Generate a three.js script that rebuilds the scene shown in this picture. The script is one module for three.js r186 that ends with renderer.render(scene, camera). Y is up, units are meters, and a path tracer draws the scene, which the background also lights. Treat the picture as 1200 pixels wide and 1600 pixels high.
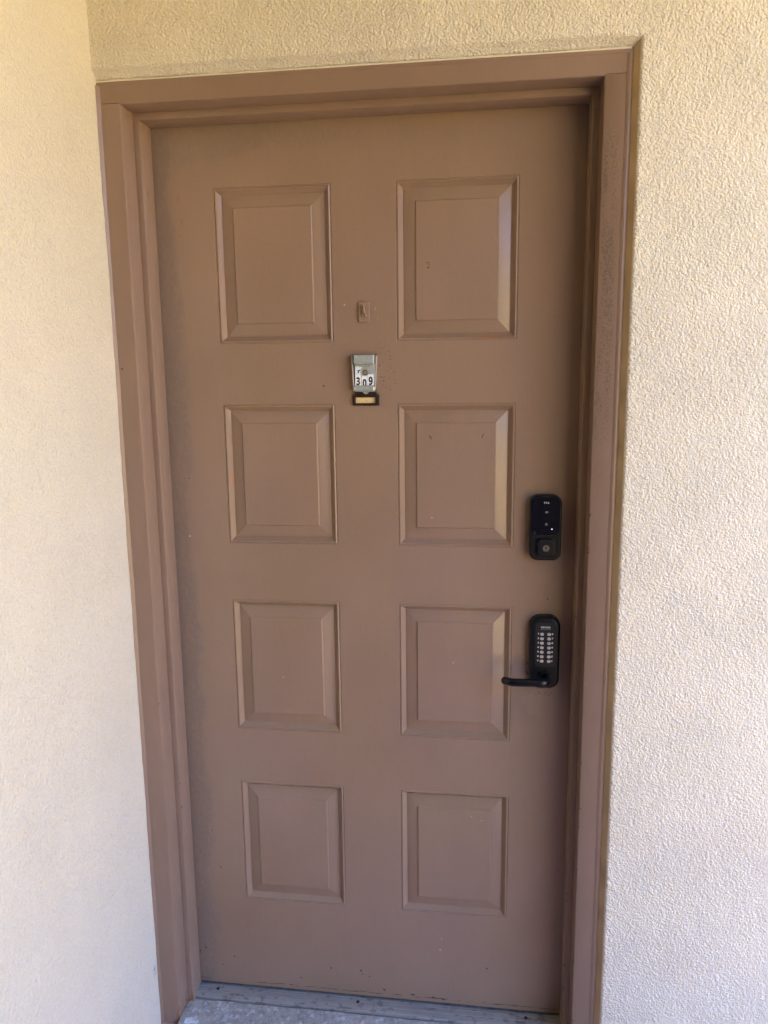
import * as THREE from 'three';
import { mergeGeometries, mergeVertices, toCreasedNormals } from 'three/addons/utils/BufferGeometryUtils.js';
import { RoundedBoxGeometry } from 'three/addons/geometries/RoundedBoxGeometry.js';

// ---------------------------------------------------------------- camera, sky, sun, exposure
const scene = new THREE.Scene();
const camera = new THREE.PerspectiveCamera(66.823, 0.75, 0.02, 400);
camera.position.set(0.69879, 1.49228, 1.64718);
camera.quaternion.setFromRotationMatrix(new THREE.Matrix4().makeBasis(
  new THREE.Vector3(0.991392, -0.011302, -0.130438),
  new THREE.Vector3(-0.011673, 0.984669, -0.174041),
  new THREE.Vector3(0.130405, 0.174066, 0.976061)));
scene.add(camera);

const renderer = new THREE.WebGLRenderer({ antialias: true });
renderer.setSize(768, 1024);
renderer.toneMapping = THREE.LinearToneMapping;
renderer.toneMappingExposure = 6.8;
renderer.shadowMap.enabled = true;

const sunDir = new THREE.Vector3(-0.5, 0.68, -0.54).normalize();
{ // clear blue sky, paler towards the horizon
  const W = 256, H = 128, d = new Float32Array(W * H * 4);
  for (let j = 0; j < H; j++) for (let i = 0; i < W; i++) {
    const el = ((j + 0.5) / H - 0.5) * Math.PI, t = Math.pow(Math.max(0, Math.sin(el)), 0.55);
    const k = (j * W + i) * 4;
    const mix = (a, b) => a + (b - a) * t;
    d[k] = mix(0.5, 0.15); d[k + 1] = mix(0.76, 0.4); d[k + 2] = mix(1.22, 1.3); d[k + 3] = 1;
  }
  const sky = new THREE.DataTexture(d, W, H, THREE.RGBAFormat, THREE.FloatType);
  sky.mapping = THREE.EquirectangularReflectionMapping; sky.magFilter = THREE.LinearFilter; sky.needsUpdate = true;
  scene.background = sky; scene.environment = sky;
}
const sun = new THREE.DirectionalLight(new THREE.Color(1.0, 0.91, 0.74), 4.8);
sun.position.copy(sunDir).multiplyScalar(60); sun.target.position.set(3, 0, 6);
sun.castShadow = true; sun.shadow.mapSize.set(2048, 2048);
Object.assign(sun.shadow.camera, { left: -40, right: 40, top: 40, bottom: -40, near: 1, far: 150 });
scene.add(sun, sun.target);

// ---------------------------------------------------------------- noise and helpers
function rng(seed) { let s = seed >>> 0; return () => { s = (s + 0x6D2B79F5) | 0; let t = Math.imul(s ^ (s >>> 15), 1 | s); t = (t + Math.imul(t ^ (t >>> 7), 61 | t)) ^ t; return ((t ^ (t >>> 14)) >>> 0) / 4294967296; }; }
function hash(i, j, s) { let h = Math.imul(i, 374761393) ^ Math.imul(j, 668265263) ^ Math.imul(s, 2246822519); h = Math.imul(h ^ (h >>> 13), 1274126177); return ((h ^ (h >>> 16)) >>> 0) / 4294967296; }
function vn(x, y, s = 0, per = 0) { // value noise 0..1, per = period in cells
  const i = Math.floor(x), j = Math.floor(y), fx = x - i, fy = y - j, u = fx * fx * (3 - 2 * fx), v = fy * fy * (3 - 2 * fy);
  const w = per ? (n) => ((n % per) + per) % per : (n) => n;
  const a = hash(w(i), w(j), s), b = hash(w(i + 1), w(j), s), c = hash(w(i), w(j + 1), s), d = hash(w(i + 1), w(j + 1), s);
  return a + (b - a) * u + (c - a) * v + (a - b - c + d) * u * v;
}
const fbm = (x, y, s, n = 4) => { let a = 0.5, t = 0, q = 0; for (let k = 0; k < n; k++) { t += a * vn(x, y, s + k * 17); q += a; a *= 0.5; x = x * 2.03 + 11.3; y = y * 2.03 + 7.1; } return t / q; };
function worley(x, y, s) { // distance to the nearest feature point
  const i = Math.floor(x), j = Math.floor(y); let m = 9;
  for (let a = -1; a < 2; a++) for (let b = -1; b < 2; b++) {
    const dx = i + a + hash(i + a, j + b, s) - x, dy = j + b + hash(i + a, j + b, s + 5) - y, q = dx * dx + dy * dy; if (q < m) m = q;
  }
  return Math.sqrt(m);
}
function caps(x, y, f, seed, keep, per = 0) { // round lumps of uneven size and height scattered one to a cell
  x *= f; y *= f; const i = Math.floor(x), j = Math.floor(y); let m = 0; const w = per ? (n) => ((n % per) + per) % per : (n) => n;
  for (let a = -1; a < 2; a++) for (let b = -1; b < 2; b++) {
    const I = w(i + a), J = w(j + b), q = hash(I, J, seed + 9); if (q > keep) continue;
    const dx = i + a + hash(I, J, seed) - x, dy = j + b + hash(I, J, seed + 5) - y, r = 0.42 + 0.4 * hash(I, J, seed + 7), t = 1 - (dx * dx + dy * dy) / (r * r);
    if (t > 0) m = Math.max(m, Math.sqrt(t) * r * (0.5 + 0.8 * q));
  }
  return m;
}
const sm = (a, b, x) => { const t = Math.min(1, Math.max(0, (x - a) / (b - a))); return t * t * (3 - 2 * t); };
const toS = (v) => Math.round(255 * Math.min(1, Math.max(0, v <= 0.0031308 ? 12.92 * v : 1.055 * Math.pow(v, 1 / 2.4) - 0.055)));
function colourTex(W, H, f, wrap = true) { // f(u,v) -> linear rgb
  const d = new Uint8Array(W * H * 4);
  for (let j = 0; j < H; j++) for (let i = 0; i < W; i++) { const c = f((i + 0.5) / W, (j + 0.5) / H), k = (j * W + i) * 4; d[k] = toS(c[0]); d[k + 1] = toS(c[1]); d[k + 2] = toS(c[2]); d[k + 3] = 255; }
  const t = new THREE.DataTexture(d, W, H); t.colorSpace = THREE.SRGBColorSpace; t.magFilter = THREE.LinearFilter; t.minFilter = THREE.LinearMipmapLinearFilter; t.generateMipmaps = true;
  if (wrap) t.wrapS = t.wrapT = THREE.RepeatWrapping; t.needsUpdate = true; return t;
}
function greyTex(W, H, f) {
  const d = new Uint8Array(W * H * 4);
  for (let j = 0; j < H; j++) for (let i = 0; i < W; i++) { const c = Math.round(255 * Math.min(1, Math.max(0, f(i, j)))), k = (j * W + i) * 4; d[k] = d[k + 1] = d[k + 2] = c; d[k + 3] = 255; }
  const t = new THREE.DataTexture(d, W, H); t.magFilter = THREE.LinearFilter; t.wrapS = t.wrapT = THREE.RepeatWrapping; t.needsUpdate = true; return t;
}
function add(name, geo, mat, parent = scene, label) {
  const m = new THREE.Mesh(geo, mat); m.name = name; m.castShadow = m.receiveShadow = true; if (label) m.userData.label = label; parent.add(m); return m;
}
function thing(name, label, category, group) { const g = new THREE.Group(); g.name = name; g.userData = { label, category, kind: 'thing' }; if (group) g.userData.group = group; scene.add(g); return g; }
function struct(o) { o.userData.kind = 'structure'; return o; }
function box(x0, x1, y0, y1, z0, z1) { const g = new THREE.BoxGeometry(x1 - x0, y1 - y0, z1 - z0); g.translate((x0 + x1) / 2, (y0 + y1) / 2, (z0 + z1) / 2); return boxUV(g); }
function boxUV(g) { // uv in metres, by the main direction of the normal
  const p = g.attributes.position, n = g.attributes.normal, uv = new Float32Array(p.count * 2);
  for (let i = 0; i < p.count; i++) {
    const ax = Math.abs(n.getX(i)), ay = Math.abs(n.getY(i)), az = Math.abs(n.getZ(i));
    const [u, v] = az >= ax && az >= ay ? [p.getX(i), p.getY(i)] : ax >= ay ? [p.getZ(i), p.getY(i)] : [p.getX(i), p.getZ(i)];
    uv[2 * i] = u; uv[2 * i + 1] = v;
  }
  g.setAttribute('uv', new THREE.BufferAttribute(uv, 2)); return g;
}
function faces(quads) { // list of quads [[x,y,z] x4], flat shaded
  const pos = [], idx = []; quads.forEach((q, k) => { q.forEach((v) => pos.push(...v)); const o = k * 4; idx.push(o, o + 1, o + 2, o, o + 2, o + 3); });
  const g = new THREE.BufferGeometry(); g.setAttribute('position', new THREE.Float32BufferAttribute(pos, 3)); g.setIndex(idx); return g;
}
function creased(g, ang = 0.6) { g.deleteAttribute('uv'); g.deleteAttribute('normal'); const m = mergeVertices(g, 1e-6); const c = toCreasedNormals(m, ang); return boxUV(c); }
function grid(nu, nv, f) { // smooth sheet from f(i,j) -> [x,y,z]
  const pos = new Float32Array((nu + 1) * (nv + 1) * 3), idx = []; let k = 0;
  for (let j = 0; j <= nv; j++) for (let i = 0; i <= nu; i++) { const q = f(i, j); pos[k++] = q[0]; pos[k++] = q[1]; pos[k++] = q[2]; }
  for (let j = 0; j < nv; j++) for (let i = 0; i < nu; i++) { const a = j * (nu + 1) + i, b = a + nu + 1; (i + j) & 1 ? idx.push(a, a + 1, b, a + 1, b + 1, b) : idx.push(a, a + 1, b + 1, a, b + 1, b); }
  const g = new THREE.BufferGeometry(); g.setAttribute('position', new THREE.BufferAttribute(pos, 3)); g.setIndex(idx); g.computeVertexNormals(); return boxUV(g);
}
function roundRect(w, h, r, cx = 0, cy = 0) {
  const s = new THREE.Shape(), x = cx - w / 2, y = cy - h / 2;
  s.moveTo(x + r, y); s.lineTo(x + w - r, y); s.absarc(x + w - r, y + r, r, -Math.PI / 2, 0); s.lineTo(x + w, y + h - r); s.absarc(x + w - r, y + h - r, r, 0, Math.PI / 2);
  s.lineTo(x + r, y + h); s.absarc(x + r, y + h - r, r, Math.PI / 2, Math.PI); s.lineTo(x, y + r); s.absarc(x + r, y + r, r, Math.PI, Math.PI * 1.5); return s;
}
function extr(shape, depth, bevel = 0, z = 0, seg = 3, inset = bevel) {
  const g = new THREE.ExtrudeGeometry(shape, { depth: depth - bevel, bevelEnabled: bevel > 0, bevelThickness: bevel, bevelSize: inset, bevelOffset: -inset, bevelSegments: seg, curveSegments: 10 });
  g.translate(0, 0, z); return boxUV(g);
}
function canvasTex(W, H, draw) { const c = document.createElement('canvas'); c.width = W; c.height = H; const x = c.getContext('2d'); draw(x, W, H); const t = new THREE.CanvasTexture(c); t.colorSpace = THREE.SRGBColorSpace; return t; }
function rectUV(g, x0, x1, y0, y1) { const p = g.attributes.position, uv = g.attributes.uv; for (let i = 0; i < p.count; i++) uv.setXY(i, (p.getX(i) - x0) / (x1 - x0), (p.getY(i) - y0) / (y1 - y0)); return g; }

// ---------------------------------------------------------------- dimensions (metres; door face z = 0, frame front z = FZ, stucco face z = SZ)
const DW = 0.886, DH = 2.0, FZ = 0.108, SZ = 0.126, FW = 0.0595, FR = 0.9445, FT = 2.0545, WALLX = -0.0595;
const cols = [[0.1264, 0.376], [0.509, 0.7577]], rows = [[1.561, 1.8788], [1.1239, 1.4322], [0.6787, 0.9934], [0.2345, 0.5477]];
const FLOOR = -0.034, CEIL = 2.62, OPX = 1.58, OPZ = 2.25, ENDX = 2.05, BH = 5;

// ---------------------------------------------------------------- materials
const wallCol = [0.70, 0.632, 0.475];
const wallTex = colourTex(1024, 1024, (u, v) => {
  const n = 0.4 * vn(u * 8, v * 8, 3, 8) + 0.2 * vn(u * 32, v * 32, 4, 32) + 0.4 * vn(u * 480, v * 480, 9, 480), k = 0.88 + 0.24 * n, w = (vn(u * 16, v * 16, 21, 16) - 0.5) * 0.02;  // fine random grain in the colour stands in for crevice shadows
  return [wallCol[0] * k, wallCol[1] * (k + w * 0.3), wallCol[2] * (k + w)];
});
const wallFine = greyTex(512, 512, (i, j) => 0.6 * vn(i / 4, j / 4, 31, 128) + 0.4 * vn(i / 2, j / 2, 33, 256));
wallFine.repeat.set(4, 4); 
const sealTex = colourTex(256, 256, (u, v) => { const n = 0.6 * vn(u * 20, v * 20, 261, 20) + 0.4 * vn(u * 80, v * 40, 262, 40), k = 0.8 + 0.4 * n; return [0.52 * k, 0.38 * k, 0.2 * k]; });
const gritTex = greyTex(1024, 1024, (i, j) => { // 0.5 m of sprayed grit: lumps of 5 mm and 3 mm and sand
  const x = i / 1024, y = j / 1024; return 0.62 * caps(x, y, 96, 101, 0.9, 96) + 0.38 * caps(x, y, 158, 107, 0.92, 158) + 0.16 * vn(x * 256, y * 256, 108, 256); });
gritTex.repeat.set(2.4, 2.4);
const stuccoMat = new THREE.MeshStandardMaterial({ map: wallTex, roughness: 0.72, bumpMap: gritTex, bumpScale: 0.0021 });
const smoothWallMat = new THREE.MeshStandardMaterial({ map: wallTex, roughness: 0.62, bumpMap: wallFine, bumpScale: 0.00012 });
const dashBump = greyTex(512, 512, (i, j) => { const a = vn(i / 8, j / 8, 41, 64), b = vn(i / 4, j / 4, 43, 128); return 0.65 * a + 0.35 * b; });
dashBump.repeat.set(2, 2);
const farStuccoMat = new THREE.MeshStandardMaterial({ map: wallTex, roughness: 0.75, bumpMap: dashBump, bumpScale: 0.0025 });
const ceilMat = new THREE.MeshStandardMaterial({ color: new THREE.Color().setRGB(0.70, 0.62, 0.42), roughness: 0.8 });

const brown = [0.292, 0.194, 0.126], frameCol = [0.258, 0.169, 0.113];
// paint on the door: cloudy coats, an older greyer coat left round the hinge side and the top, chips, rust flecks, scuffs
const DX0 = -0.012, DX1 = 0.898, DY0 = -0.014, DY1 = 2.012;
const doorTexW = 1024, doorTexH = 2048;
const doorTex = (() => {
  const col = new Float32Array(doorTexW * doorTexH * 3);
  for (let j = 0; j < doorTexH; j++) for (let i = 0; i < doorTexW; i++) {
    const x = DX0 + (DX1 - DX0) * (i + 0.5) / doorTexW, y = DY0 + (DY1 - DY0) * (j + 0.5) / doorTexH;
    const cloud = fbm(x * 9, y * 6, 5, 4) - 0.5, fine = vn(x * 420, y * 420, 8) - 0.5, streak = vn(x * 300, y * 14, 12) - 0.5;
    let k = 1 + 0.16 * cloud + 0.05 * fine + 0.025 * streak, r = brown[0] * k, g = brown[1] * k, b = brown[2] * (k + 0.16 * (fbm(x * 5, y * 4, 71, 3) - 0.5));
    // old grey coat left unpainted in a ragged strip along the hinge side and the top left corner
    const edge = 0.04 + 0.04 * (fbm(3.3, y * 6, 15, 4) - 0.45) + 0.03 * (fbm(x * 50, y * 26, 16, 4) - 0.5);
    const top = 1.955 - 0.05 * sm(0.3, 0, x) * fbm(x * 12, 2.2, 19, 3) + 0.03 * (fbm(x * 30, y * 40, 22, 3) - 0.5);
    let m = Math.max(sm(edge + 0.013, edge - 0.013, x), 0.55 * sm(top - 0.012, top + 0.012, y) * sm(0.6, 0.2, x + 0.3 * (fbm(x * 8, y * 8, 66, 3) - 0.5)));
    m *= 0.1 + 0.9 * fbm(x * 45, y * 22, 25, 4) + 0.75 * sm(0.35, 0.65, fbm(x * 190, y * 120, 26, 3));
    m = Math.min(1, m) * 0.5;
    r += (0.175 - r) * m; g += (0.145 - g) * m; b += (0.125 - b) * m;
    // ragged greyer patches by the latch side
    const hs = sm(0.16, 0.04, Math.hypot((x - 0.77) * 1.1, (y - 0.85) * 0.8)) * sm(0.45, 0.75, fbm(x * 26, y * 22, 55, 4)) * 0.35;
    r += (0.16 - r) * hs; g += (0.13 - g) * hs; b += (0.12 - b) * hs;
    const o = (j * doorTexW + i) * 3; col[o] = r; col[o + 1] = g; col[o + 2] = b;
  }
  const blot = (x, y, rx, ry, c, ang = 0, seed = 1, soft = 0.5) => { // a ragged fleck
    const px = doorTexW / (DX1 - DX0), py = doorTexH / (DY1 - DY0), R = Math.max(rx, ry) * 1.6;
    const i0 = Math.floor((x - R - DX0) * px), i1 = Math.ceil((x + R - DX0) * px), j0 = Math.floor((y - R - DY0) * py), j1 = Math.ceil((y + R - DY0) * py);
    for (let j = Math.max(0, j0); j <= Math.min(doorTexH - 1, j1); j++) for (let i = Math.max(0, i0); i <= Math.min(doorTexW - 1, i1); i++) {
      const X = DX0 + (i + 0.5) / px - x, Y = DY0 + (j + 0.5) / py - y, a = (X * Math.cos(ang) + Y * Math.sin(ang)) / rx, b = (-X * Math.sin(ang) + Y * Math.cos(ang)) / ry;
      const q = Math.hypot(a, b) + 0.7 * (vn(X * 900 + seed * 13, Y * 900, seed) - 0.5), m = sm(1.1, 1.1 - soft, q), o = (j * doorTexW + i) * 3;
      for (let c3 = 0; c3 < 3; c3++) col[o + c3] += (c[c3] - col[o + c3]) * m;
    }
  };
  const dark = [0.018, 0.012, 0.012], pale = [0.62, 0.5, 0.38], rust = [0.42, 0.15, 0.035], bare = [0.08, 0.045, 0.03];
  for (const [x, y, s] of [[0.0022, 0.0772, 1], [0.0167, 0.0876, 1], [0.004, 0.069, 0.8], [0.0903, 0.0689, 1.1], [0.0588, 0.0435, 0.7], [0.3353, 0.0609, 1.1], [0.4095, 0.0606, 1.3], [0.4131, 0.0515, 1], [0.4301, 0.0464, 0.9], [0.2588, 0.0263, 0.8], [0.0666, 0.3127, 0.9], [0.7132, 0.0969, 1], [0.352, 1.4701, 1], [0.04, 1.27, 0.7], [0.05, 0.41, 0.7], [0.8325, 1.012, 0.9]])
    blot(x, y, 0.0019 * s, 0.0021 * s, dark, 0, Math.floor(x * 977 + y * 331));
  blot(0.466, 0.0137, 0.0045, 0.0018, dark, -0.6, 3); blot(0.5358, 0.0071, 0.006, 0.002, dark, 0.1, 4); blot(0.5851, 0.0056, 0.004, 0.0015, dark, 0, 5); blot(0.6109, 0.001, 0.006, 0.0015, dark, 0, 6);
  for (const [x, y, s] of [[0.0351, 1.1381, 1.6], [0.4004, 1.6375, 1.4], [0.6055, 0.1657, 0.9], [0.602, 0.1361, 1.5], [0.241, 0.8098, 1.2], [0.6741, 0.4891, 0.9], [0.6961, 0.481, 1], [0.583, 1.187, 1.2], [0.63, 0.86, 1.2]]) blot(x, y, 0.0014 * s, 0.0016 * s, pale, 0.5, Math.floor(x * 577 + y * 231), 0.7);
  blot(0.4656, 1.6275, 0.0022, 0.0045, [0.5, 0.27, 0.09], 0.3, 11, 0.9); blot(0.4705, 1.6082, 0.0014, 0.002, [0.5, 0.27, 0.09], 0, 12, 0.9);
  blot(0.1432, 1.698, 0.0022, 0.013, rust, 0.08, 13, 0.9); blot(0.139, 1.2665, 0.0018, 0.02, rust, 0.05, 14, 0.9); blot(0.703, 1.5655, 0.02, 0.002, rust, 0, 15, 0.9);
  blot(0.0505, 1.862, 0.006, 0.012, [0.3, 0.16, 0.085], 0, 16, 1.2); blot(0.056, 1.815, 0.006, 0.009, [0.3, 0.15, 0.07], 0, 17, 1.2);
  blot(0.5805, 1.3597, 0.0013, 0.0065, bare, 0.55, 18); blot(0.6895, 1.362, 0.0011, 0.005, bare, -0.35, 19); blot(0.692, 1.3675, 0.002, 0.001, bare, 0.2, 20);
  blot(0.5743, 1.7173, 0.003, 0.0009, bare, 0.2, 21); blot(0.5756, 1.7072, 0.0024, 0.003, bare, 0.4, 22, 0.9); blot(0.5775, 1.713, 0.0009, 0.003, bare, 0.1, 23);
  const R = rng(91);
  for (let k = 0; k < 46; k++) { const a = R() * 6.28, q = 0.012 + 0.05 * R(); blot(0.478 + 0.5 * q * Math.cos(a), 1.5 + q * Math.sin(a), 0.0007 + 0.0006 * R(), 0.0009, bare, 0, k); } // specks round the number plate
  for (let k = 0; k < 26; k++) blot(0.787 + 0.008 * R(), 0.835 + 0.035 * R(), 0.001 + 0.0008 * R(), 0.0013, [0.13, 0.07, 0.05], 0, k + 50); // rubbed by the lever
  for (let k = 0; k < 14; k++) blot(0.81 + 0.04 * R(), 0.80 - 0.012 * R(), 0.0014, 0.001, [0.12, 0.1, 0.1], 0, k + 90);
  for (let k = 0; k < 36; k++) { const x = R() * 0.88; blot(x, 0.001 + 0.003 * R(), 0.004 + 0.016 * R(), 0.0009, [0.07, 0.05, 0.045], 0.05 * (R() - 0.5), k + 130); } // broken line where the bottom strip was overpainted
  for (let k = 0; k < 120; k++) blot(R() * 0.886, R() * 2, 0.0005 + 0.0006 * R(), 0.0008, R() < 0.5 ? [0.11, 0.07, 0.05] : [0.33, 0.24, 0.18], 0, k + 200, 0.8);
  const d = new Uint8Array(doorTexW * doorTexH * 4);
  for (let i = 0; i < doorTexW * doorTexH; i++) { d[4 * i] = toS(col[3 * i]); d[4 * i + 1] = toS(col[3 * i + 1]); d[4 * i + 2] = toS(col[3 * i + 2]); d[4 * i + 3] = 255; }
  const t = new THREE.DataTexture(d, doorTexW, doorTexH); t.colorSpace = THREE.SRGBColorSpace; t.magFilter = THREE.LinearFilter; t.needsUpdate = true; return t;
})();
const paintBump = greyTex(512, 512, (i, j) => 0.45 * vn(i / 2, j / 8, 51, 256) + 0.35 * vn(i / 4, j / 4, 52, 128) + 0.2 * vn(i / 16, j / 16, 53, 32));
const doorBump = paintBump.clone(); doorBump.repeat.set(3, 6); doorBump.needsUpdate = true;
const doorMat = new THREE.MeshStandardMaterial({ map: doorTex, roughness: 0.28, bumpMap: doorBump, bumpScale: 0.00018 });
const frameTex = colourTex(512, 512, (u, v) => {
  const n = 0.5 * vn(u * 10, v * 10, 61, 10) + 0.3 * vn(u * 40, v * 40, 62, 40) + 0.2 * vn(u * 160, v * 60, 63, 60), k = 0.93 + 0.14 * n;
  return [frameCol[0] * k, frameCol[1] * k, frameCol[2] * (k + 0.05 * (vn(u * 8, v * 8, 64, 8) - 0.5))];
});
const frameBump = paintBump.clone(); frameBump.repeat.set(4, 4); frameBump.needsUpdate = true;
const frameMat = new THREE.MeshStandardMaterial({ map: frameTex, roughness: 0.32, bumpMap: frameBump, bumpScale: 0.0002 });
// jamb paint, laid out along the unrolled profile s (0 door .. 0.055 stop edge .. 0.069 .. 0.122 front arris .. 0.167 outer edge) and the height y
const jambPaint = (sd, f) => colourTex(512, 2048, (u, v) => { const q = u * 0.18, y = -0.05 + v * 2.12, n = 0.93 + 0.14 * fbm(q * 60, y * 14, sd, 4), c = [frameCol[0] * n, frameCol[1] * n, frameCol[2] * n]; f(c, q, y); return c; }, false);
const fleck = (c, q, y, list, col, sd) => { for (const [a, b, k] of list) { if (Math.abs(y - b) > 0.01) continue; const m = sm(1.15, 0.75, Math.hypot(q - a, (y - b) * 0.8) / (0.0017 * k) + 0.7 * (vn(q * 1400, y * 1400, sd) - 0.5)); for (let i = 0; i < 3; i++) c[i] += (col[i] - c[i]) * m; } };
const flecksR = [[0.1225, 1.2166, 1.3], [0.1225, 1.15, 1], [0.1235, 1.1457, 0.8], [0.1222, 1.1403, 1.2], [0.1215, 0.2248, 1.3], [0.1225, 0.0764, 1.4], [0.1218, 0.6925, 1.2], [0.1245, 0.5885, 0.9], [0.122, 0.5454, 1], [0.1215, 0.4453, 1], [0.055, 0.99, 1.3], [0.045, 1.76, 1.6], [0.047, 1.752, 1.2], [0.0555, 0.17, 1.3], [0.055, 0.11, 1.5], [0.056, 0.35, 1], [0.055, 0.332, 1], [0.08, 1.5, 1], [0.11, 0.5, 1.3], [0.1, 0.47, 1], [0.165, 1.3447, 1.2]];
const jambTexR = jambPaint(81, (c, q, y) => { // mildew specks
  const x = q - 0.122, dens = sm(1.15, 1.5, y) * sm(2.02, 1.8, y) * sm(0.0, 0.006, x) * sm(0.04, 0.022, x) * (0.35 + 1.9 * (fbm(x * 60, y * 14, 83, 4) - 0.38));
  const spot = sm(0.52, 0.66, vn(q * 620, y * 520, 85) * 0.55 + vn(q * 1300, y * 1100, 86) * 0.45 + 0.26 * (dens - 0.5)) * Math.min(1, Math.max(0, dens * 1.7));
  for (let k = 0; k < 3; k++) c[k] += ([0.095, 0.08, 0.06][k] - c[k]) * spot * 0.62;
  fleck(c, q, y, flecksR, [0.012, 0.01, 0.01], 88);
});
const flecksL = [[0.034, 1.864, 1.9], [0.031, 1.859, 1.3], [0.03, 0.9975, 1.4], [0.0285, 0.993, 1.1], [0.04, 1.046, 0.7], [0.033, 1.024, 0.8], [0.055, 0.56, 1], [0.054, 0.5, 1.2], [0.122, 0.78, 0.9], [0.155, 1.51, 1.2]];
const jambTexL = jambPaint(181, (c, q, y) => { // rust at the foot
  const rn = vn(q * 300, y * 130, 183) * 0.6 + vn(q * 800, y * 500, 184) * 0.4, rm = sm(0.022, -0.014, y) * sm(0.132, 0.124, q) * sm(0.05, 0.056, q) * sm(0.5, 0.64, rn);
  for (let k = 0; k < 3; k++) c[k] += ([0.2, 0.075, 0.02][k] - c[k]) * rm;
  fleck(c, q, y, flecksL, [0.06, 0.04, 0.03], 188);
});
const jambBump = paintBump.clone(); jambBump.repeat.set(0.9, 9); jambBump.needsUpdate = true;
const jambMatR = new THREE.MeshStandardMaterial({ map: jambTexR, roughness: 0.3, bumpMap: jambBump, bumpScale: 0.00015 });
const jambMatL = new THREE.MeshStandardMaterial({ map: jambTexL, roughness: 0.3, bumpMap: jambBump, bumpScale: 0.00015 });
const darkMetal = new THREE.MeshStandardMaterial({ color: new THREE.Color().setRGB(0.02, 0.018, 0.018), roughness: 0.55, metalness: 0.3 });

// ---------------------------------------------------------------- the walkway: floor, ceiling, building mass, courtyard
const floorTex = colourTex(512, 512, (u, v) => { // worn red-brown floor paint
  const n = 0.5 * vn(u * 12, v * 12, 91, 12) + 0.3 * vn(u * 48, v * 48, 92, 48) + 0.2 * vn(u * 160, v * 160, 93, 160), k = 0.8 + 0.4 * n; return [0.46 * k, 0.245 * k, 0.2 * k]; });
struct(add('walkway_floor', box(-4.99, ENDX, FLOOR - 0.16, FLOOR, 0.1, 2.45), new THREE.MeshStandardMaterial({ map: floorTex, roughness: 0.75, bumpMap: dashBump, bumpScale: 0.001 })));
struct(add('ceiling', box(-14, ENDX + 0.1, CEIL, CEIL + 0.2, -8, 2.5), ceilMat));
const grassTex = colourTex(256, 256, (u, v) => { const n = fbm(u * 16, v * 16, 95, 4), k = 0.8 + 0.4 * n; return [0.4 * k, 0.31 * k, 0.14 * k]; });
grassTex.repeat.set(0.2, 0.2);
struct(add('courtyard_ground', box(-120, 120, -6.3, -6.2, -40, 160), new THREE.MeshStandardMaterial({ map: grassTex, roughness: 0.9 })));

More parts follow.
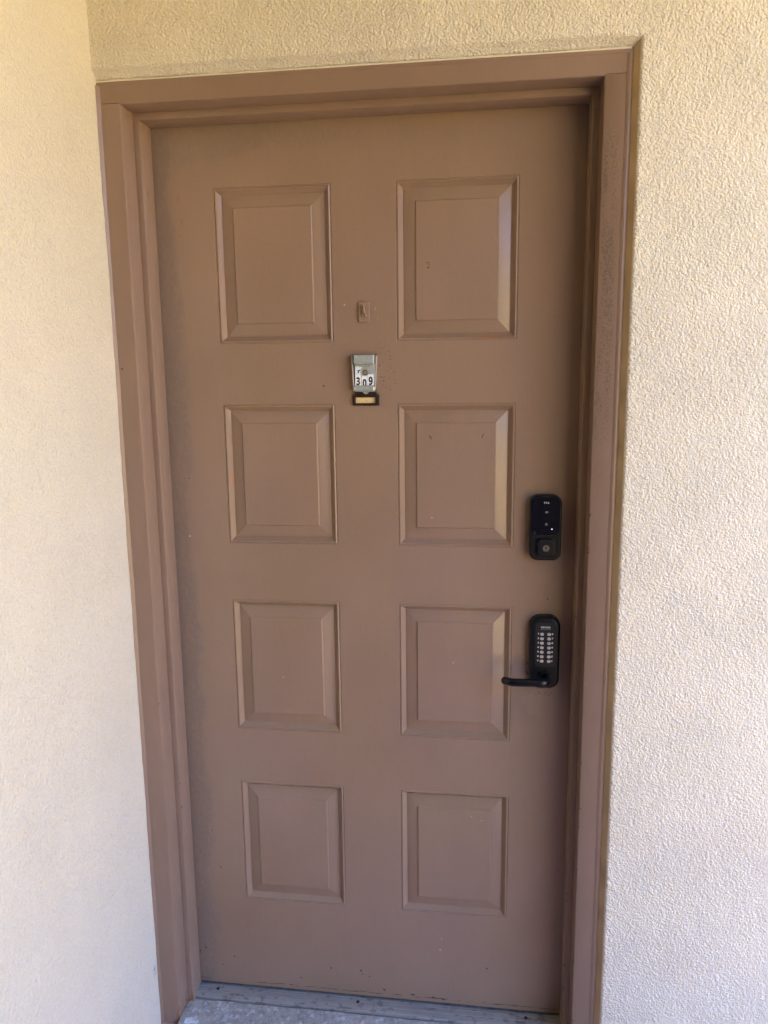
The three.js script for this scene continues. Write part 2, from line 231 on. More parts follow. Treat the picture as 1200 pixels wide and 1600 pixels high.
// ---------------------------------------------------------------- stucco wall round the door
const stuccoH = (x, y) => 0.0007 * caps(x, y, 105, 109, 0.4) + 0.0006 * vn(x * 130, y * 130, 104) + 0.0014 * (fbm(x * 14, y * 14, 105, 3) - 0.5) - 0.0007;
{
  const w = thing('stucco_wall', 'cream rough stucco wall with the brown doorway set into it', 'wall');
  // return profile from the frame out to the wall face: distance d from the frame edge, depth z
  const prof = []; 
  for (let k = 0; k <= 9; k++) { const t = k / 9; prof.push([0.0132 * t, FZ - 0.006 + (SZ - 0.004 - FZ + 0.006) * t]); }
  for (let k = 1; k <= 4; k++) { const a = (k / 4) * 1.05; prof.push([0.0132 + 0.0055 * (1 - Math.cos(a)) + 0.003 * t01(k / 4), SZ - 0.004 + 0.004 * Math.sin(a * Math.PI / 2 / 1.05)]); }
  function t01(t) { return t; }
  const dEnd = prof[prof.length - 1][0], ST = 0.0028;
  const wob = (s) => 0.0022 * (fbm(s * 9, 0.5, 111, 3) - 0.5) + 0.001 * (vn(s * 60, 3.5, 112) - 0.5);
  const sheet = (extent, len, map, from = 0) => { // extent: how far the flat face reaches; len: along the edge
    const n = Math.ceil((extent - dEnd) / ST), P = prof.slice(from); for (let k = 1; k <= n; k++) P.push([dEnd + k * (extent - dEnd) / n, SZ]);
    const m = Math.ceil(len / ST);
    return grid(P.length - 1, m, (i, j) => map(P[i][0], P[i][1], j / m, i));
  };
  const soft = (d) => 0.25 + 0.75 * sm(0.004, 0.018, d); // the return is more thickly painted, smoother
  const rightMap = (d, z, t) => { const y0 = -0.1, y1 = FT + d; const y = y0 + (y1 - y0) * t, x = FR + d + wob(y) * sm(0.03, 0, d) * sm(0, 0.06, FT + d - y); const k = stuccoH(x, y) * soft(d); return [x - k * 0.6 * sm(0.012, 0, d), y, z + k]; };
  const right = sheet(0.4, 2.2, rightMap, 9), strip = grid(9, 900, (i, j) => rightMap(prof[i][0], prof[i][1] + (i > 0 ? 0.0004 * Math.sin(i / 9 * 3.1) : 0), j / 900));
  const head = sheet(0.2, 1.05, (d, z, t) => { const x0 = WALLX - 0.01, x1 = FR + d; const x = x0 + (x1 - x0) * t, y = FT + d + (0.004 * sm(0, 0.012, d) * sm(0.3, 0.05, d) + wob(x + 5) * sm(0.03, 0, d)) * sm(0, 0.06, FR + d - x); const k = stuccoH(x, y + d * 0.8 * sm(0.03, 0.01, d)) * (1.3 - 0.3 * soft(d)); return [x, y - k * 0.6 * sm(0.012, 0, d), z + k]; });
  // the mitre: the header rows must leave the same corner line as the side rows
  head.index.array.reverse && head.setIndex(Array.from(head.index.array).reverse()); head.computeVertexNormals(); 
  for (const g of [right, head]) { const p = g.attributes.position, uv = g.attributes.uv; for (let i = 0; i < p.count; i++) uv.setXY(i, p.getX(i), p.getY(i) - (g === head ? SZ - p.getZ(i) : 0)); }
  add('wall_face', mergeGeometries([right, head]), stuccoMat, w);
  add('caulk_bead', grid(6, 260, (i, j) => { const a = i / 6, t = j / 260, x = FR + (WALLX - FR) * t, r = 0.0026 + 0.0016 * (fbm(x * 9, 4.4, 171, 3) - 0.5); return [x, FT - 0.001 + 2 * r * a, FZ - 0.0016 + r * Math.sin(Math.PI * a) + 0.0022 * a]; }), smoothWallMat, w, 'thin cream caulk line above the frame head');
  add('sealant_strip', strip, new THREE.MeshStandardMaterial({ map: sealTex, roughness: 0.6 }), w, 'smooth tan sealant strip along the latch side of the frame');
  add('wall_face', mergeGeometries([box(FR + 0.398, ENDX, -0.3, CEIL, -0.1, SZ - 0.001), box(WALLX - 0.01, FR + 0.397, FT + 0.199, CEIL, FZ - 0.0115, SZ - 0.001), box(FR, FR + 0.397, -0.3, -0.098, FZ - 0.0115, SZ - 0.001)]), farStuccoMat, w);
  add('wall_core', mergeGeometries([box(FR - 0.02, FR + 0.397, -0.3, CEIL, -0.1, FZ - 0.012), box(-0.4, FR - 0.0205, FT - 0.01, CEIL, -0.1, FZ - 0.012), box(-0.4, -0.03, -0.3, FT - 0.0105, -0.1, 0.09)]), farStuccoMat, w);
}
{ // the rest of the block behind and below
  const b = thing('apartment_block', 'cream stucco apartment block that carries the walkway', 'building');
  add('wall', mergeGeometries([box(-14, ENDX, -6.2, -0.31, -8, 0.09), box(-14, -0.41, -0.309, CEIL - 0.002, -8, 0.3), box(-14, -5, -0.309, CEIL - 0.002, 0.301, 2.45), box(-4.999, -0.41, -0.309, FLOOR - 0.17, 0.301, 2.45), box(ENDX - 0.2, ENDX, -0.309, CEIL - 0.002, -8, -0.11), box(-0.409, ENDX - 0.201, -0.309, CEIL - 0.002, -8, -7.8)]), farStuccoMat, b);
}
// smooth side wall at the end of the walkway
{
  const w = thing('side_wall', 'smooth cream plastered wall meeting the hinge side of the door frame', 'wall');
  const z0 = 0.07, z1 = 0.72, y0 = -0.1, y1 = 2.35, ST = 0.005, nz = Math.round((z1 - z0) / ST), ny = Math.round((y1 - y0) / ST);
  const g = grid(nz, ny, (i, j) => {
    const z = z1 + (z0 - z1) * i / nz, y = y0 + (y1 - y0) * j / ny;
    return [WALLX + 0.0022 * (fbm(z * 9, y * 9, 124, 3) - 0.5) + 0.0004 * vn(z * 90, y * 90, 126) - 0.0002, y, z];
  });
  const sideTex = colourTex(640, 2048, (u, v) => { // scuffs and specks low on the wall
    const z = z0 + u * (z1 - z0), y = y0 + v * (y1 - y0);
    const n = 0.45 * fbm(z * 8, y * 8, 131, 3) + 0.55 * vn(z * 380, y * 380, 132), k = 0.91 + 0.18 * n; let c = [wallCol[0] * k, wallCol[1] * k, wallCol[2] * k];
    const gr = sm(0.56, 0.75, fbm(z * 18, y * 12, 133, 4)) * sm(0.55, 0.62, vn(z * 420, y * 420, 134)) * 0.08;
    for (let q = 0; q < 3; q++) c[q] += ([0.33, 0.3, 0.26][q] - c[q]) * gr;
    const line = Math.abs((z - 0.27) * 0.055 + (y - 0.434) * -0.998 ) , lm = sm(0.0022, 0.0008, line) * sm(0.26, 0.275, z) * sm(0.345, 0.33, z) * sm(0.4, 0.6, vn(z * 500, y * 500, 135));
    const dm = sm(0.011, 0.004, Math.hypot(z - 0.128, (y - 0.122) * 0.5)) * sm(0.5, 0.65, vn(z * 600, y * 600, 136));
    for (let q = 0; q < 3; q++) c[q] += (0.1 - c[q]) * Math.max(lm * 0.12, dm * 0.8); return c;
  }, false);
  { const p = g.attributes.position, uv = g.attributes.uv; for (let i = 0; i < p.count; i++) uv.setXY(i, (p.getZ(i) - z0) / (z1 - z0), (p.getY(i) - y0) / (y1 - y0)); }
  const sb = greyTex(1024, 1024, (i, j) => { const x = i / 1024, y = j / 1024; return 0.4 * caps(x, y, 70, 121, 0.4, 70) + 0.4 * caps(x, y, 120, 125, 0.85, 120) + 0.3 * vn(x * 256, y * 256, 128, 256); }); sb.repeat.set((z1 - z0) / 0.5, (y1 - y0) / 0.5);
  add('wall_face', g, new THREE.MeshStandardMaterial({ map: sideTex, roughness: 0.6, bumpMap: sb, bumpScale: 0.0026 }), w);
  add('wall_core', mergeGeometries([box(-0.4, WALLX - 0.003, -0.3, CEIL - 0.003, 0.0905, 0.7195), box(WALLX - 0.0031, WALLX, 2.35, CEIL - 0.004, 0.0905, 0.719)]), smoothWallMat, w);
}

// ---------------------------------------------------------------- door frame
{
  const f = thing('door_surround', 'brown painted metal door frame with stepped stops', 'door frame');
  // profile (d outwards from the opening, z): rabbet, stop, first return, second return, face
  const arc = (cx, cz, r, a0, a1, n = 4) => { const o = []; for (let k = 0; k <= n; k++) { const a = a0 + (a1 - a0) * k / n; o.push([cx + r * Math.cos(a), cz + r * Math.sin(a)]); } return o; };
  const r1 = 0.003, S = 0.0552, D1 = 0.0138, Q = Math.PI / 2;
  const reveal = [[0.0125, -0.06], [0.0125, 0.003], [0, 0.003], ...arc(r1, S - r1, r1, Math.PI, Q), [D1, S], ...arc(D1 + r1, FZ - r1, r1, Math.PI, Q)];
  const quadsFor = (pts, mk) => { const q = []; for (let k = 0; k + 1 < pts.length; k++) q.push(mk(pts[k], pts[k + 1])); return q; };
  const bot = -0.05, yJ = DH + D1 + r1; // joint line between jamb and head
  const jamb = (side) => {
    const X = (d) => side < 0 ? -d : DW + d, out = side < 0 ? FW + 0.004 : FR - DW + 0.004;
    const q = quadsFor(reveal, (a, b) => { const v = [[X(a[0]), bot, a[1]], [X(b[0]), bot, b[1]], [X(b[0]), DH + b[0], b[1]], [X(a[0]), DH + a[0], a[1]]]; return side < 0 ? v.reverse() : v; });
    const fa = [[X(D1 + r1), bot, FZ], [X(out), bot, FZ], [X(out), yJ - 0.0009, FZ], [X(D1 + r1), yJ - 0.0009, FZ]]; q.push(side < 0 ? fa.reverse() : fa);
    const lip = [[X(D1 + r1), yJ - 0.0009, FZ], [X(out), yJ - 0.0009, FZ], [X(out), yJ - 0.0009, FZ - 0.004], [X(D1 + r1), yJ - 0.0009, FZ - 0.004]]; q.push(side < 0 ? lip.reverse() : lip);
    return q;
  };
  const uvJ = (g, side) => { const p = g.attributes.position; for (let i = 0; i < p.count; i++) g.attributes.uv.setXY(i, ((side < 0 ? -p.getX(i) : p.getX(i) - DW) + p.getZ(i)) / 0.18, (p.getY(i) + 0.05) / 2.12); return g; };
  add('jamb', uvJ(creased(faces(jamb(-1))), -1), jambMatL, f, 'hinge side jamb with rust at its foot');
  add('jamb', uvJ(creased(faces(jamb(1))), 1), jambMatR, f, 'latch side jamb speckled with mildew');
  const hq = quadsFor(reveal, (a, b) => [[-a[0], DH + a[0], a[1]], [DW + a[0], DH + a[0], a[1]], [DW + b[0], DH + b[0], b[1]], [-b[0], DH + b[0], b[1]]].reverse().map((v) => v));
  hq.push([[-FW - 0.004, yJ, FZ], [FR + 0.004, yJ, FZ], [FR + 0.004, FT + 0.004, FZ], [-FW - 0.004, FT + 0.004, FZ]]);
  hq.push([[-FW - 0.004, yJ, FZ - 0.004], [FR + 0.004, yJ, FZ - 0.004], [FR + 0.004, yJ, FZ], [-FW - 0.004, yJ, FZ]]);
  add('head', creased(faces(hq)), frameMat, f);
  // overpainted caulk beads along the outer edge
  const bead = (n, path) => grid(6, n, (i, j) => path(i / 6, j / n));
  const cw = (s, sd) => 0.0062 + 0.0028 * (fbm(s * 7, 1.1, sd, 3) - 0.5) + 0.0012 * (vn(s * 55, 0.4, sd + 3) - 0.5);
  const capZ = (a) => FZ + 0.0032 * Math.sin(Math.PI * (0.12 + 0.88 * a)) ;
  add('caulk_bead', bead(420, (a, t) => { const y = -0.045 + (FT + 0.04) * t, w = cw(y, 141), q = 1 - a; return [WALLX - 0.001 + (w + 0.001) * a, y, FZ + 0.0065 * (1 + 0.3 * (vn(y * 40, 2, 144) - 0.5)) * (1 - Math.sin(a * Q)) + 0.0016 * q * a * 4 - 0.0004 * a]; }), frameMat, f);
  add('caulk_bead', bead(420, (a, t) => { const y = -0.045 + (FT + 0.04) * t, w = cw(y, 151) + 0.002; return [FR + 0.0035 - (w + 0.0035) * (1 - a), y, FZ - 0.0006 + 0.0026 * Math.sin(Math.PI * Math.min(1, a * 0.9))]; }), frameMat, f);
  add('caulk_bead', bead(240, (a, t) => { const x = FR + 0.003 + (WALLX - FR - 0.003) * t, w = cw(x + 3, 161) + 0.0015; return [x, FT + 0.003 - (w + 0.003) * (1 - a), FZ - 0.0006 + 0.0024 * Math.sin(Math.PI * Math.min(1, a * 0.9))]; }), frameMat, f);
  // overpainted screw heads on the stop
  for (const [y, z] of [[1.8627, 0.0335], [0.9958, 0.0295]]) { const g = new THREE.CylinderGeometry(0.0042, 0.0046, 0.0012, 14); g.rotateZ(Math.PI / 2); g.translate(0.0004, y, z); add('screw_head', boxUV(g), frameMat, f); }
}

// ---------------------------------------------------------------- the door
const door = thing('entry_door', 'closed brown eight panel entry door with two black locks', 'door');
{
  // slab: face sheet with eight openings, and its edges
  const xs = [DX0 + 0.003, cols[0][0], cols[0][1], cols[1][0], cols[1][1], DX1 - 0.003], ys = [0.0005, ...rows.slice().reverse().flat(), 2.009], q = [];
  for (let i = 0; i < 5; i++) for (let j = 0; j < ys.length - 1; j++) {
    if ((i === 1 || i === 3) && j % 2 === 1) continue;
    q.push([[xs[i], ys[j], 0], [xs[i + 1], ys[j], 0], [xs[i + 1], ys[j + 1], 0], [xs[i], ys[j + 1], 0]]);
  }
  const [xa, xb, ya, yb] = [xs[0], xs[5], ys[0], ys[ys.length - 1]], zb = -0.044;
  q.push([[xa, ya, zb], [xa, ya, 0], [xa, yb, 0], [xa, yb, zb]], [[xb, ya, 0], [xb, ya, zb], [xb, yb, zb], [xb, yb, 0]], [[xa, yb, 0], [xb, yb, 0], [xb, yb, zb], [xa, yb, zb]], [[xa, ya, zb], [xb, ya, zb], [xb, ya, 0], [xa, ya, 0]], [[xb, ya, zb], [xa, ya, zb], [xa, yb, zb], [xb, yb, zb]]);
  add('slab', rectUV(creased(faces(q), 0.3), DX0, DX1, DY0, DY1), doorMat, door);
  add('bottom_strip', rectUV(boxUV(new RoundedBoxGeometry(0.904, 0.0095, 0.044, 2, 0.0014).translate(0.443, -0.0045, -0.0228)), DX0, DX1, DY0, DY1), doorMat, door);
  // embossed panels: inset from the outer line -> depth
  const prof = [[0, 0], [0.0009, -0.0014], [0.002, -0.0016], [0.0032, -0.0001], [0.0044, 0.0005], [0.0056, 0.0001], [0.0064, -0.0012], [0.0133, -0.0088], [0.0145, -0.0101], [0.0156, -0.0102], [0.0168, -0.0093], [0.0402, -0.0026], [0.0411, -0.0008], [0.0424, 0.0002], [0.045, 0.0004]];
  for (const [y0, y1] of rows) for (const [x0, x1] of cols) {
    const pos = [], idx = []; const ring = (k) => { const [d, z] = prof[k]; return [[x0 + d, y0 + d, z], [x1 - d, y0 + d, z], [x1 - d, y1 - d, z], [x0 + d, y1 - d, z]]; };
    const fq = [];
    for (let k = 0; k + 1 < prof.length; k++) { const a = ring(k), b = ring(k + 1); for (let s = 0; s < 4; s++) { const t = (s + 1) % 4; fq.push([a[s], a[t], b[t], b[s]]); } }
    fq.push(ring(prof.length - 1));
    add('panel', rectUV(creased(faces(fq), 0.5), DX0, DX1, DY0, DY1), doorMat, door);
  }
}
{ // painted-over hook
  const h = add('coat_hook', rectUV(extr(roundRect(0.0235, 0.042, 0.0045, 0.4418, 1.621), 0.0045, 0.0018, 0.0), DX0, DX1, DY0, DY1), doorMat, door, 'small hook plate painted over in the door colour');
  const c = new THREE.CatmullRomCurve3([[0.4395, 1.6355, 0.003], [0.4408, 1.631, 0.008], [0.4425, 1.624, 0.0105], [0.4452, 1.6155, 0.0115], [0.4462, 1.6135, 0.014]].map((v) => new THREE.Vector3(...v)));
  const tg = new THREE.TubeGeometry(c, 16, 0.0027, 8); const s = new THREE.SphereGeometry(0.0036, 12, 8); s.translate(0.4462, 1.6138, 0.0135);
  add('hook_arm', rectUV(boxUV(mergeGeometries([tg, s])), DX0, DX1, DY0, DY1), doorMat, h);
}
{ // number plate with viewer and name holder
  const hamTex = colourTex(256, 256, (u, v) => { const n = vn(u * 90, v * 90, 201, 90) * 0.6 + vn(u * 40, v * 40, 202, 40) * 0.4, k = 0.55 + 0.75 * n, r = sm(0.62, 0.8, vn(u * 24, v * 24, 203, 24)); return [(0.5 + 0.08 * r) * k, (0.58 - 0.1 * r) * k, (0.54 - 0.14 * r) * k]; });
  hamTex.repeat.set(22, 22);
  const hamB = greyTex(256, 256, (i, j) => vn(i / 4, j / 4, 204, 64)); hamB.repeat.set(18, 18);
  const metal = new THREE.MeshStandardMaterial({ map: hamTex, roughness: 0.34, metalness: 0.45, bumpMap: hamB, bumpScale: 0.0003 });
  const rim = new THREE.MeshStandardMaterial({ color: new THREE.Color().setRGB(0.5, 0.46, 0.42), roughness: 0.35, metalness: 0.8 });
  const tp = (xl, xr, yt, xlb, xrb, yb) => { const s = new THREE.Shape(); s.moveTo(xlb, yb); s.lineTo(xrb, yb); s.lineTo(xr, yt); s.lineTo(xl, yt); s.closePath(); return s; };
  const base = add('number_plate', extr(tp(0.4145, 0.4685, 1.5345, 0.418, 0.4665, 1.458), 0.006, 0.0015), new THREE.MeshStandardMaterial({ color: new THREE.Color().setRGB(0.05, 0.045, 0.04), roughness: 0.5, metalness: 0.6 }), door, 'weathered grey metal number plate with viewer');
  add('side_rim', extr(tp(0.4147, 0.4178, 1.5325, 0.4178, 0.4208, 1.463), 0.014, 0.0012, 0.001), rim, base);
  add('side_rim', extr(tp(0.4665, 0.4692, 1.5325, 0.4638, 0.4665, 1.463), 0.014, 0.0012, 0.001), rim, base);
  add('face_plate', extr(tp(0.4215, 0.4648, 1.5155, 0.4222, 0.4635, 1.468), 0.0145, 0.0015), metal, base);
  add('cap', extr(tp(0.4212, 0.4645, 1.5335, 0.4215, 0.464, 1.5152), 0.0235, 0.002), metal, base);
  add('lip', boxUV(new RoundedBoxGeometry(0.047, 0.0128, 0.018, 4, 0.005).translate(0.4418, 1.464, 0.0105)), metal, base);
  const tab = new THREE.CylinderGeometry(0.0065, 0.0065, 0.004, 20); tab.rotateX(Math.PI / 2); tab.translate(0.4445, 1.459, 0.0105); add('tab', boxUV(tab), metal, base);
  const ringG = new THREE.TorusGeometry(0.0047, 0.0011, 8, 24); ringG.translate(0.4443, 1.4975, 0.0148); const lens = new THREE.SphereGeometry(0.0046, 20, 10); lens.scale(1, 1, 0.3); lens.translate(0.4443, 1.4975, 0.0142);
  const view = add('viewer', boxUV(ringG), new THREE.MeshStandardMaterial({ color: new THREE.Color().setRGB(0.12, 0.1, 0.07), roughness: 0.4, metalness: 0.8 }), base);
  add('lens', boxUV(lens), new THREE.MeshStandardMaterial({ color: new THREE.Color().setRGB(0.42, 0.38, 0.26), roughness: 0.25, metalness: 0.4 }), base);
  // number stickers
  const stick = (ch, cx, cy, w, h, dy, patch) => {
    const t = canvasTex(128, Math.round(128 * h / w), (c, W, H) => {
      c.fillStyle = '#eef1f2'; c.fillRect(0, 0, W, H); if (patch) { c.fillStyle = '#2b4a72'; c.beginPath(); c.moveTo(40, 46); c.lineTo(92, 20); c.lineTo(98, 30); c.lineTo(84, 40); c.lineTo(70, 72); c.lineTo(50, 84); c.lineTo(58, 56); c.closePath(); c.fill(); }
      c.fillStyle = '#050505'; c.font = 'bold 186px sans-serif'; c.textAlign = 'center'; c.textBaseline = 'alphabetic'; c.save(); c.translate(W / 2, H - 10 + dy); c.scale(0.9, 1.24); c.lineWidth = 9; c.strokeStyle = '#050505'; c.strokeText(ch, 0, 0); c.fillText(ch, 0, 0); c.restore();
    });
    const g = box(cx - w / 2, cx + w / 2, cy - h / 2, cy + h / 2, 0.0143, 0.0149); rectUV(g, cx - w / 2, cx + w / 2, cy - h / 2, cy + h / 2);
    return add('number_sticker', g, new THREE.MeshStandardMaterial({ map: t, roughness: 0.45 }), base);
  };
  stick('3', 0.4291, 1.4822, 0.0118, 0.0226, 0); stick('0', 0.44275, 1.4805, 0.0121, 0.0192, 44); stick('9', 0.4557, 1.4822, 0.0126, 0.0226, 0);
  const scrap = new THREE.Shape(); [[0.4232, 1.4937], [0.434, 1.4937], [0.4335, 1.5035], [0.4385, 1.509], [0.4325, 1.5085], [0.4285, 1.5105], [0.4236, 1.509]].forEach((p, i) => i ? scrap.lineTo(...p) : scrap.moveTo(...p));
  const scrapT = canvasTex(128, 128, (c) => { c.fillStyle = '#dfe6ea'; c.fillRect(0, 0, 128, 128); c.fillStyle = '#2a4468'; c.beginPath(); c.moveTo(28, 70); c.lineTo(90, 50); c.lineTo(96, 62); c.lineTo(78, 72); c.lineTo(62, 112); c.lineTo(36, 104); c.lineTo(54, 84); c.closePath(); c.fill(); });
  const sg = extr(scrap, 0.0006, 0, 0.0142); rectUV(sg, 0.4232, 0.4385, 1.4937, 1.5105); add('torn_sticker', sg, new THREE.MeshStandardMaterial({ map: scrapT, roughness: 0.5 }), base);
  // name holder
  const brz = new THREE.MeshStandardMaterial({ color: new THREE.Color().setRGB(0.045, 0.026, 0.016), roughness: 0.4, metalness: 0.4 });
  const sh = new THREE.Shape(); [[0.4148, 1.4283], [0.472, 1.4283], [0.472, 1.4505], [0.468, 1.4525], [0.466, 1.4565], [0.4215, 1.4565], [0.4185, 1.452], [0.4148, 1.4495]].forEach((p, i) => i ? sh.lineTo(...p) : sh.moveTo(...p));
  const hole = new THREE.Path(); [[0.4217, 1.4335], [0.4217, 1.4455], [0.464, 1.4455], [0.464, 1.4335]].forEach((p, i) => i ? hole.lineTo(...p) : hole.moveTo(...p)); sh.holes.push(hole);
  const nh = add('name_holder', extr(sh, 0.005, 0.0012, 0, 2, 0.0008), brz, door, 'dark bronze name card holder');
  const cardT = colourTex(128, 48, (u, v) => { const n = fbm(u * 12, v * 5, 211, 4), w = sm(0.8, 1, u + 0.2 * n), ink = sm(0.08, 0.05, Math.abs(u - 0.53)) * sm(0.1, 0.06, Math.abs(v - 0.42)) * sm(0.4, 0.6, vn(u * 60, v * 30, 213)); return [0.82 - 0.16 * n - 0.2 * w - 0.35 * ink, 0.62 - 0.14 * n - 0.17 * w - 0.3 * ink, 0.27 - 0.08 * n - 0.04 * w - 0.1 * ink]; }, false);
  const cg = box(0.4212, 0.4645, 1.433, 1.446, 0.0004, 0.0018); rectUV(cg, 0.4212, 0.4645, 1.433, 1.446); add('name_card', cg, new THREE.MeshStandardMaterial({ map: cardT, roughness: 0.6 }), nh);
}
const blackMatte = new THREE.MeshPhysicalMaterial({ color: new THREE.Color().setRGB(0.004, 0.0048, 0.0068), roughness: 0.38, specularIntensity: 0.6 });
const blackGloss = new THREE.MeshPhysicalMaterial({ color: new THREE.Color().setRGB(0.004, 0.0045, 0.008), roughness: 0.14, clearcoat: 0.5, clearcoatRoughness: 0.06 });
{ // touch-screen deadbolt
  const cx = 0.8228, cy = 1.172, b = add('smart_deadbolt', extr(roundRect(0.0655, 0.1385, 0.0175, cx, cy), 0.025, 0.004, 0.0, 4), blackMatte, door, 'black touch screen deadbolt above the keypad lock');
  const px0 = 0.7938, px1 = 0.8518, py0 = 1.158, py1 = 1.2385;
  const t = canvasTex(512, Math.round(512 * (py1 - py0) / (px1 - px0)), (c, W, H) => {
    const X = (x) => (x - px0) / (px1 - px0) * W, Y = (y) => (1 - (y - py0) / (py1 - py0)) * H;
    c.fillStyle = '#070811'; c.fillRect(0, 0, W, H); c.fillStyle = '#d5d8de'; c.textAlign = 'center'; c.textBaseline = 'middle'; c.font = 'bold 54px sans-serif';
    c.save(); c.translate(X(0.8235), Y(1.2264)); c.scale(1.18, 0.82); c.fillText('TCL', 0, 0); c.restore();
    const kx = X(0.824), ky = Y(1.2067); c.fillStyle = '#9a9da6'; c.fillRect(kx - 26, ky - 15, 52, 30); c.fillStyle = '#070811'; for (let i = 0; i < 4; i++) for (let j = 0; j < 2; j++) c.fillRect(kx - 20 + i * 11, ky - 9 + j * 8, 6, 4); c.fillRect(kx - 12, ky + 7, 24, 4);
    const lx = X(0.8237), ly = Y(1.1812); c.strokeStyle = '#a9acb5'; c.lineWidth = 6; c.strokeRect(lx - 15, ly - 6, 30, 22); c.beginPath(); c.arc(lx, ly - 8, 10, Math.PI, 0); c.stroke(); c.fillStyle = '#a9acb5'; c.fillRect(lx - 3, ly, 6, 9);
    c.fillStyle = '#6c6f78'; c.beginPath(); c.arc(X(0.8144), Y(1.1675), 5, 0, 7); c.fill();
    c.strokeStyle = '#6f737c'; c.lineWidth = 4; c.save(); c.translate(X(0.7999), Y(1.1625)); c.rotate(0.6); c.strokeRect(-15, -11, 30, 22); c.restore();
  });
  const g = extr(roundRect(px1 - px0, py1 - py0, 0.0105, (px0 + px1) / 2, (py0 + py1) / 2), 0.0012, 0.0004, 0.0248); rectUV(g, px0, px1, py0, py1);
  add('touch_screen', g, new THREE.MeshPhysicalMaterial({ map: t, roughness: 0.12, clearcoat: 0.5, clearcoatRoughness: 0.05 }), b);
  const dotGeo = new THREE.SphereGeometry(0.0012, 12, 8); dotGeo.translate(0.8355, 1.1709, 0.0262);  // small white emissive dot on the screen
  add('white_dot', boxUV(dotGeo), new THREE.MeshStandardMaterial({ color: 0xffffff, emissive: new THREE.Color(1, 0.95, 1), emissiveIntensity: 0.3, roughness: 0.4 }), b);
  const knob = add('cylinder_guard', extr(roundRect(0.0375, 0.0372, 0.0085, 0.824, 1.1322), 0.0115, 0.0028, 0.0246, 3), blackMatte, b);
  const ring = new THREE.CylinderGeometry(0.0066, 0.007, 0.0025, 28); ring.rotateX(Math.PI / 2); ring.translate(0.8237, 1.132, 0.0368);
  add('key_cylinder', boxUV(ring), new THREE.MeshStandardMaterial({ color: new THREE.Color().setRGB(0.2, 0.18, 0.17), roughness: 0.42, metalness: 0.8 }), b);
  add('keyhole', mergeGeometries([box(0.8228, 0.8246, 1.1265, 1.134, 0.0376, 0.0383), boxUV(new THREE.CylinderGeometry(0.0022, 0.0022, 0.0006, 16).rotateX(Math.PI / 2).translate(0.8237, 1.1338, 0.0383))]), darkMetal, b);
}
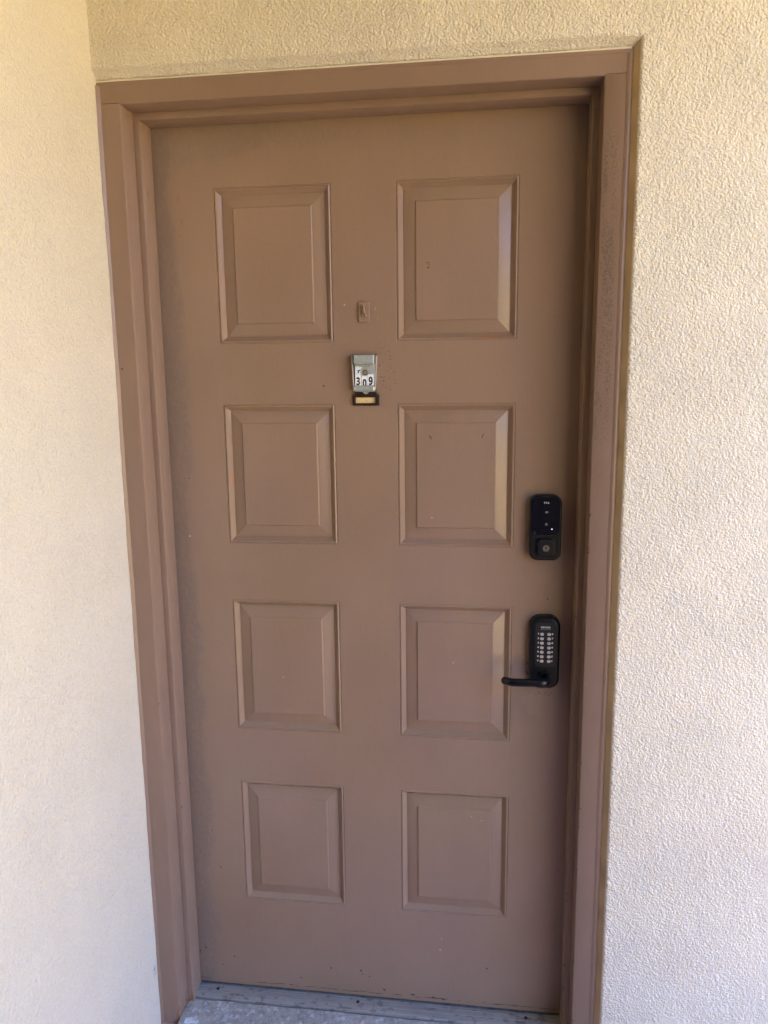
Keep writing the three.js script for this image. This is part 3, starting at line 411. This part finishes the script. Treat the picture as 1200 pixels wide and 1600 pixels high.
{ // push-button lock with lever
  const x0 = 0.7956, x1 = 0.8595, y0 = 0.8165, y1 = 0.9785, cx = (x0 + x1) / 2, cy = (y0 + y1) / 2;
  const b = add('keypad_lock', extr(roundRect(x1 - x0, y1 - y0, 0.0225, cx, cy), 0.0245, 0.0075, 0.0, 5, 0.0085), blackMatte, door, 'black push button lock with lever handle');
  const fx0 = 0.8075, fx1 = 0.8495, fy0 = 0.868, fy1 = 0.966;
  const t = canvasTex(512, Math.round(512 * (fy1 - fy0) / (fx1 - fx0)), (c, W, H) => {
    const X = (x) => (x - fx0) / (fx1 - fx0) * W, Y = (y) => (1 - (y - fy0) / (fy1 - fy0)) * H;
    c.fillStyle = '#0a0b10'; c.fillRect(0, 0, W, H); c.textAlign = 'center'; c.textBaseline = 'middle';
    c.strokeStyle = '#3b4048'; c.lineWidth = 5; c.beginPath(); c.moveTo(X(0.815), Y(0.9592)); c.lineTo(X(0.837), Y(0.9605)); c.quadraticCurveTo(X(0.8415), Y(0.96), X(0.8425), Y(0.9545)); c.stroke();
    c.fillStyle = '#e4e9ee'; c.font = 'bold 70px sans-serif'; c.save(); c.translate(X(0.828), Y(0.9562)); c.scale(1.12, 0.9); c.fillText('VEVOR', 0, 0); c.restore();
    c.font = 'bold 21px sans-serif'; c.fillStyle = '#b9bfc6'; c.fillText('TOUGH TOOLS HALF PRICE', X(0.828), Y(0.9517), 330);
    c.font = 'bold 74px sans-serif'; c.fillStyle = '#eceff2'; const A = ['1', '2', '3', '4', '5', 'X', 'Y'], B = ['6', '7', '8', '9', '0', 'Z', 'C'];
    for (let k = 0; k < 7; k++) { const yy = 0.9413 - 0.01008 * k; for (const [s, xx] of [[A[k], 0.8131], [B[k], 0.8427]]) { c.save(); c.translate(X(xx), Y(yy + 0.0006)); c.scale(1.15, 0.9); c.fillText(s, 0, 0); c.restore(); } }
  });
  const g = extr(roundRect(fx1 - fx0, fy1 - fy0, 0.005, (fx0 + fx1) / 2, (fy0 + fy1) / 2), 0.0008, 0.0002, 0.0243); rectUV(g, fx0, fx1, fy0, fy1);
  add('keypad_face', g, new THREE.MeshStandardMaterial({ map: t, roughness: 0.4 }), b);
  const bg = extr(roundRect(0.0078, 0.006, 0.0028), 0.0028, 0.0009, 0, 3), steel = new THREE.MeshStandardMaterial({ color: new THREE.Color().setRGB(0.62, 0.6, 0.58), roughness: 0.32, metalness: 0.35 });
  for (let k = 0; k < 7; k++) for (const [xa] of [[0.8206], [0.8356]]) { const m = add('button', bg, steel, b); m.position.set(xa + 0.0001 * k, 0.9413 - 0.01008 * k, 0.0249); }
  const ros = new THREE.CylinderGeometry(0.0125, 0.0135, 0.008, 32); ros.rotateX(Math.PI / 2); ros.translate(0.8285, 0.8455, 0.0275); add('rosette', boxUV(ros), blackMatte, b);
  // lever: spindle out of the body, then a bar running towards the hinge side with a soft crank at its end
  const pts = [[0.831, 0.8462, 0.026], [0.831, 0.846, 0.044], [0.829, 0.8456, 0.0555], [0.82, 0.8452, 0.0605], [0.79, 0.8446, 0.061], [0.768, 0.844, 0.0605], [0.757, 0.8436, 0.0585], [0.748, 0.8432, 0.0535], [0.743, 0.8428, 0.0495]].map((v) => new THREE.Vector3(...v));
  const curve = new THREE.CatmullRomCurve3(pts, false, 'catmullrom', 0.35), tube = new THREE.TubeGeometry(curve, 72, 0.0084, 18), end = new THREE.SphereGeometry(0.0084, 18, 12); end.translate(0.743, 0.8428, 0.0495);
  add('lever', boxUV(mergeGeometries([tube, end])), new THREE.MeshPhysicalMaterial({ color: new THREE.Color().setRGB(0.004, 0.0045, 0.006), roughness: 0.25, specularIntensity: 0.7 }), b);
}

// ---------------------------------------------------------------- threshold and sill
{
  const t = thing('door_threshold', 'worn aluminium door threshold strip held by dark screws', 'threshold');
  const alT = colourTex(1024, 128, (u, v) => { // stained, streaked metal
    const x = u * 1.0, z = v * 0.1, n = fbm(x * 24, z * 60, 221, 4), st = vn(x * 8, z * 500, 223), k = 0.8 + 0.3 * n + 0.25 * (st - 0.5); let c = [0.33 * k, 0.31 * k, 0.27 * k];
    const m = sm(0.6, 0.72, fbm(x * 70, z * 110, 225, 4)) * 0.5; for (let q = 0; q < 3; q++) c[q] += ([0.09, 0.085, 0.08][q] - c[q]) * m; return c;
  });
  alT.repeat.set(1, 10);
  const al = new THREE.MeshStandardMaterial({ map: alT, roughness: 0.48, metalness: 0.25 });
  const pr = [[-0.05, -0.016], [-0.002, -0.0145], [0.004, -0.0125], [0.0055, -0.0135], [0.007, -0.0115], [0.012, -0.0112], [0.0128, -0.0118], [0.0136, -0.0112], [0.0245, -0.0126], [0.0252, -0.0134], [0.026, -0.0127], [0.038, -0.0146], [0.0402, -0.0158], [0.0412, -0.018], [0.0412, -0.06]];
  const q = []; for (let k = 0; k + 1 < pr.length; k++) { const [za, ya] = pr[k], [zb, yb] = pr[k + 1]; q.push([[0, ya, za], [0, yb, zb], [DW, yb, zb], [DW, ya, za]]); }
  add('strip', creased(faces(q), 0.5), al, t);
  for (const x of [0.0495, 0.403, 0.806]) { const g = new THREE.SphereGeometry(0.0042, 16, 10); g.scale(1, 0.45, 1); g.translate(x, -0.0112, 0.0172); add('screw', boxUV(g), darkMetal, t); }
  const sillT = colourTex(1024, 256, (u, v) => {
    const x = u * 1.2, z = v * 0.3, n = fbm(x * 40, z * 40, 231, 5), g = vn(x * 500, z * 500, 232), k = 0.72 + 0.4 * n + 0.4 * (g - 0.5); let c = [0.42 * k, 0.38 * k, 0.315 * k];
    const wp = sm(0.6, 0.72, fbm(x * 90, z * 90, 235, 5)) * 0.5 + 0.9 * sm(0.022, 0.016, Math.hypot(x - 0.012, (z - 0.115) * 1.6) + 0.012 * (fbm(x * 90, z * 90, 236, 3) - 0.5)); for (let q2 = 0; q2 < 3; q2++) c[q2] += ([0.7, 0.7, 0.68][q2] - c[q2]) * wp;
    const dk = sm(0.56, 0.7, fbm(x * 120, z * 120, 237, 4)) * 0.32; for (let q2 = 0; q2 < 3; q2++) c[q2] += (0.12 - c[q2]) * dk; return c;
  });
  alT.needsUpdate = true; sillT.repeat.set(1 / 1.2, 1 / 0.3);
  const sg = grid(300, 44, (i, j) => { const x = -0.0132 + 0.912 * i / 300, z = 0.13 - 0.0868 * j / 44, edge = sm(0.13, 0.118, z + 0.01 * (fbm(x * 30, 0.3, 241, 3) - 0.5)); return [x, -0.019 + 0.0035 * (fbm(x * 25, z * 25, 242, 4) - 0.5) + 0.0012 * (vn(x * 180, z * 180, 243) - 0.5) - 0.016 * (1 - edge) - (j > 43 ? 0.03 : 0), z]; });
  struct(add('concrete_sill', sg, new THREE.MeshStandardMaterial({ map: sillT, roughness: 0.85 })));
}

// ---------------------------------------------------------------- across the walkway: unseen dark wall added to block front light, then the open side
{
  const w = thing('added_opposite_wall', 'unseen dark brown wall across the walkway, added to block front light', 'wall');
  add('wall_face', box(-4.98, OPX, FLOOR + 0.001, CEIL - 0.003, OPZ, OPZ + 0.19), new THREE.MeshStandardMaterial({ color: new THREE.Color().setRGB(0.07, 0.05, 0.04), roughness: 0.8 }), w);
}
{ // two unseen buildings, tall and tan to bounce warm sunlight onto the upper wall
  const gm = new THREE.MeshStandardMaterial({ color: new THREE.Color().setRGB(0.03, 0.04, 0.05), roughness: 0.1 }), tan = new THREE.MeshStandardMaterial({ color: new THREE.Color().setRGB(0.65, 0.51, 0.24), roughness: 0.85 }), tile = new THREE.MeshStandardMaterial({ color: new THREE.Color().setRGB(0.35, 0.2, 0.13), roughness: 0.8 });
  const b = thing('added_opposite_building', 'unseen long tan building across the courtyard, sized and coloured to bounce warm sunlight', 'building');
  add('wall', box(-30, 21, -6.2, BH, 19, 30), tan, b); add('roof', box(-30.5, 21.5, BH, BH + 0.4, 18.5, 30.5), tile, b);
  for (const y of [-5, -2, 1, 4]) for (let x = -26; x < 18; x += 7) add('window', box(x, x + 1.8, y, y + 1.3, 18.95, 19.05), gm, b);
  const c = thing('added_side_building', 'unseen tan building added beyond the open end of the walkway for warm bounce light', 'building');
  add('wall', box(22, 34, -6.2, BH, -30, 18), tan, c); add('roof', box(21.6, 34.5, BH, BH + 0.4, -30.5, 18.3), tile, c);
  for (const y of [-5, -2, 1, 4]) for (let z = -26; z < 16; z += 7) add('window', box(21.95, 22.05, y, y + 1.3, z, z + 1.8), gm, c);
}
renderer.render(scene, camera);
